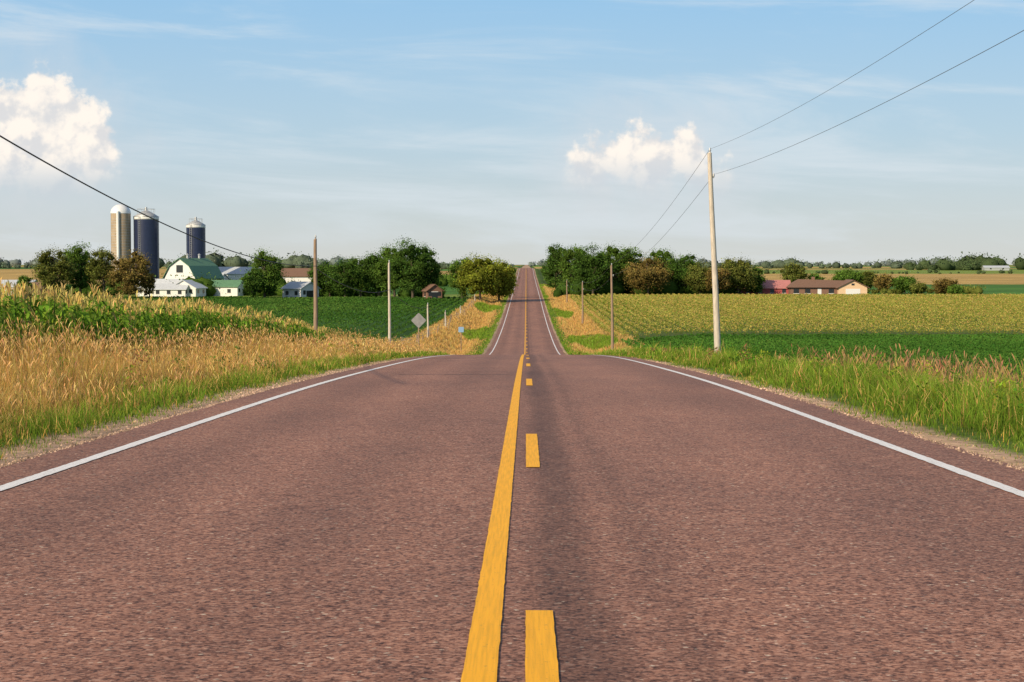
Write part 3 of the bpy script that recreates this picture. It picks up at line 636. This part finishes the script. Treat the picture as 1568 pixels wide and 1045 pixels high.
def fence():
    e=empty('wire_fence',0,0,0); last=None; A1=Acc(); A2=Acc()
    for y in np.arange(150,420,9):
        x=-11.5+.5*math.sin(y)+rng.normal(0,.2); z=H1(x,y); hh_=rng.uniform(.9,1.3); A1.add(*cyl_between((x,y,z-.2),(x+rng.normal(0,.08),y,z+hh_),.055,.045,5))
        if last is not None:
            for hh in (.5,.85,1.1): A2.add(*cyl_between((last[0],last[1],last[2]+hh),(x,y,z+hh),.010,.010,4))
        last=(x,y,z)
    A1.make('posts',M_poledark,e); A2.make('wires',M_metal,e)
fence()
# ------------------------------------------------------------ light and sky
SEL=math.radians(27); SAZ=math.radians(222) # clockwise from +Y
sd=Vector((math.sin(SAZ)*math.cos(SEL),math.cos(SAZ)*math.cos(SEL),math.sin(SEL)))
sl=bpy.data.lights.new('sun','SUN'); sl.energy=5.0; sl.angle=math.radians(.5); sl.color=(1.0,.83,.58)
so=bpy.data.objects.new('sun',sl); scene.collection.objects.link(so); so.rotation_euler=(-sd).to_track_quat('-Z','Y').to_euler()
w=bpy.data.worlds.new('World'); scene.world=w; w.use_nodes=True; nt=w.node_tree; L=nt.links.new; nd=nt.nodes
try:
    w.cycles.sampling_method='MANUAL'; w.cycles.sample_map_resolution=128
except Exception as ex: print(ex)
bg=nd['Background']; bg.inputs['Strength'].default_value=.10
sky=nd.new('ShaderNodeTexSky'); sky.sky_type='NISHITA'; sky.sun_disc=False; sky.sun_elevation=SEL; sky.sun_rotation=SAZ; sky.air_density=1.0; sky.dust_density=1.2; sky.ozone_density=1.0
tc=nd.new('ShaderNodeTexCoord'); sp=nd.new('ShaderNodeSeparateXYZ'); L(tc.outputs['Generated'],sp.inputs[0])
def M(op,a,b=None,c=None,clamp=False):
    n=nd.new('ShaderNodeMath'); n.operation=op; n.use_clamp=clamp
    for i,v in enumerate((a,b,c)):
        if v is None: continue
        if isinstance(v,(int,float)): n.inputs[i].default_value=v
        else: L(v,n.inputs[i])
    return n.outputs[0]
ysafe=M('MAXIMUM',sp.outputs[1],.02)
U=M('MULTIPLY',M('DIVIDE',sp.outputs[0],ysafe),26.0); V=M('MULTIPLY',M('DIVIDE',sp.outputs[2],ysafe),26.0)
def SM(v,a,b,c=0,d=1):
    n=nd.new('ShaderNodeMapRange'); n.interpolation_type='SMOOTHSTEP'; L(v,n.inputs[0])
    for i,k in enumerate((a,b,c,d)): n.inputs[i+1].default_value=k
    return n.outputs[0]
def XYZ(u,v,w_=0):
    c=nd.new('ShaderNodeCombineXYZ'); L(u,c.inputs[0]); L(v,c.inputs[1])
    c.inputs[2].default_value=w_; return c.outputs[0]
def NZ(vec,sc,det=6,ro=.55,dist=0):
    n=nd.new('ShaderNodeTexNoise'); n.inputs['Scale'].default_value=sc; n.inputs['Detail'].default_value=det; n.inputs['Roughness'].default_value=ro; n.inputs['Distortion'].default_value=dist; L(vec,n.inputs['Vector']); return n.outputs[0]
UV=XYZ(U,V)
blobs=[(66,144,48),(105,188,54),(40,200,70),(138,240,54),(5,170,42),(10,235,80),(80,258,74),
 (948,246,56),(1046,240,46),(1000,266,58),(912,274,50),(1080,274,46)]
best=None
for (bx,by,br) in blobs:
    vd=nd.new('ShaderNodeVectorMath'); vd.operation='DISTANCE'; L(UV,vd.inputs[0]); vd.inputs[1].default_value=((bx-806)/100,(405-by)/100,0)
    f_=M('MULTIPLY_ADD',vd.outputs['Value'],-1.0,br/100)
    best=f_ if best is None else M('SMOOTH_MAX',best,f_,.10)
va=nd.new('ShaderNodeVectorMath'); va.operation='ADD'; L(UV,va.inputs[0]); va.inputs[1].default_value=(-.10,.16,0)
n0=NZ(UV,1.9,7,.56); n1=NZ(va.outputs[0],1.9,4,.52)
D0=M('ADD',best,M('MULTIPLY',M('SUBTRACT',n0,.5),1.25))
basefade=SM(V,.95,1.75)
al=nd.new('ShaderNodeMapRange'); al.interpolation_type='SMOOTHSTEP'; L(D0,al.inputs[0]); al.inputs[1].default_value=-.05; L(SM(V,1.1,1.9,.45,.15),al.inputs[2])
alpha=M('MULTIPLY',al.outputs[0],M('MULTIPLY_ADD',basefade,.7,.3))
shade=SM(M('SUBTRACT',n0,n1),-.13,.10)
lit=M('MULTIPLY',M('MULTIPLY_ADD',shade,.62,.38),M('MULTIPLY_ADD',basefade,.75,.25))
halo=M('MULTIPLY',SM(D0,-.8,.1),.30)
ciu=XYZ(M('MULTIPLY',U,.13),M('ADD',V,M('MULTIPLY',U,.06)),7.7)
ci=NZ(ciu,1.2,6,.62,.5)
cia=M('MULTIPLY',SM(ci,.43,.72),.62,None,True)
def mixc(f,a,b):
    n=nd.new('ShaderNodeMix'); n.data_type='RGBA'
    if isinstance(f,(int,float)): n.inputs[0].default_value=f
    else: L(f,n.inputs[0])
    for k,v in (('A',a),('B',b)):
        if isinstance(v,tuple): n.inputs[k].default_value=(*v,1)
        else: L(v,n.inputs[k])
    return n.outputs['Result']
el=sp.outputs[2]
hz=nd.new('ShaderNodeValToRGB'); L(M('MULTIPLY',el,4.0,None,True),hz.inputs[0])
er=hz.color_ramp; er.elements[0].position=0; er.elements[0].color=(7.0,7.1,6.8,1); er.elements[1].position=1; er.elements[1].color=(2.1,4.7,8.6,1)
for p,c in ((.10,(6.2,6.9,7.1)),(.30,(4.8,6.5,7.8)),(.62,(3.2,5.8,8.5))):
    e_=er.elements.new(p); e_.color=(*c,1)
base=mixc(SM(el,.12,.6,.88,0),sky.outputs[0],hz.outputs[0])
c1=mixc(cia,base,(7.2,7.9,8.4))
c1=mixc(halo,c1,(6.9,7.2,7.6))
cc=mixc(lit,(5.6,6.1,6.8),(10.3,9.5,8.6))
c2=mixc(alpha,c1,cc)
L(c2,bg.inputs['Color'])
cam=bpy.data.cameras.new('camera'); co=bpy.data.objects.new('camera',cam); scene.collection.objects.link(co)
cam.sensor_width=36; cam.lens=36*F/1568; cam.clip_end=20000; cam.clip_start=.1
co.location=(CX,0,CZ); co.rotation_euler=(math.pi/2-math.atan(117.5/F),0,math.atan(22/F)); scene.camera=co
scene.view_settings.view_transform='Standard'; scene.view_settings.look='None'; scene.view_settings.exposure=0
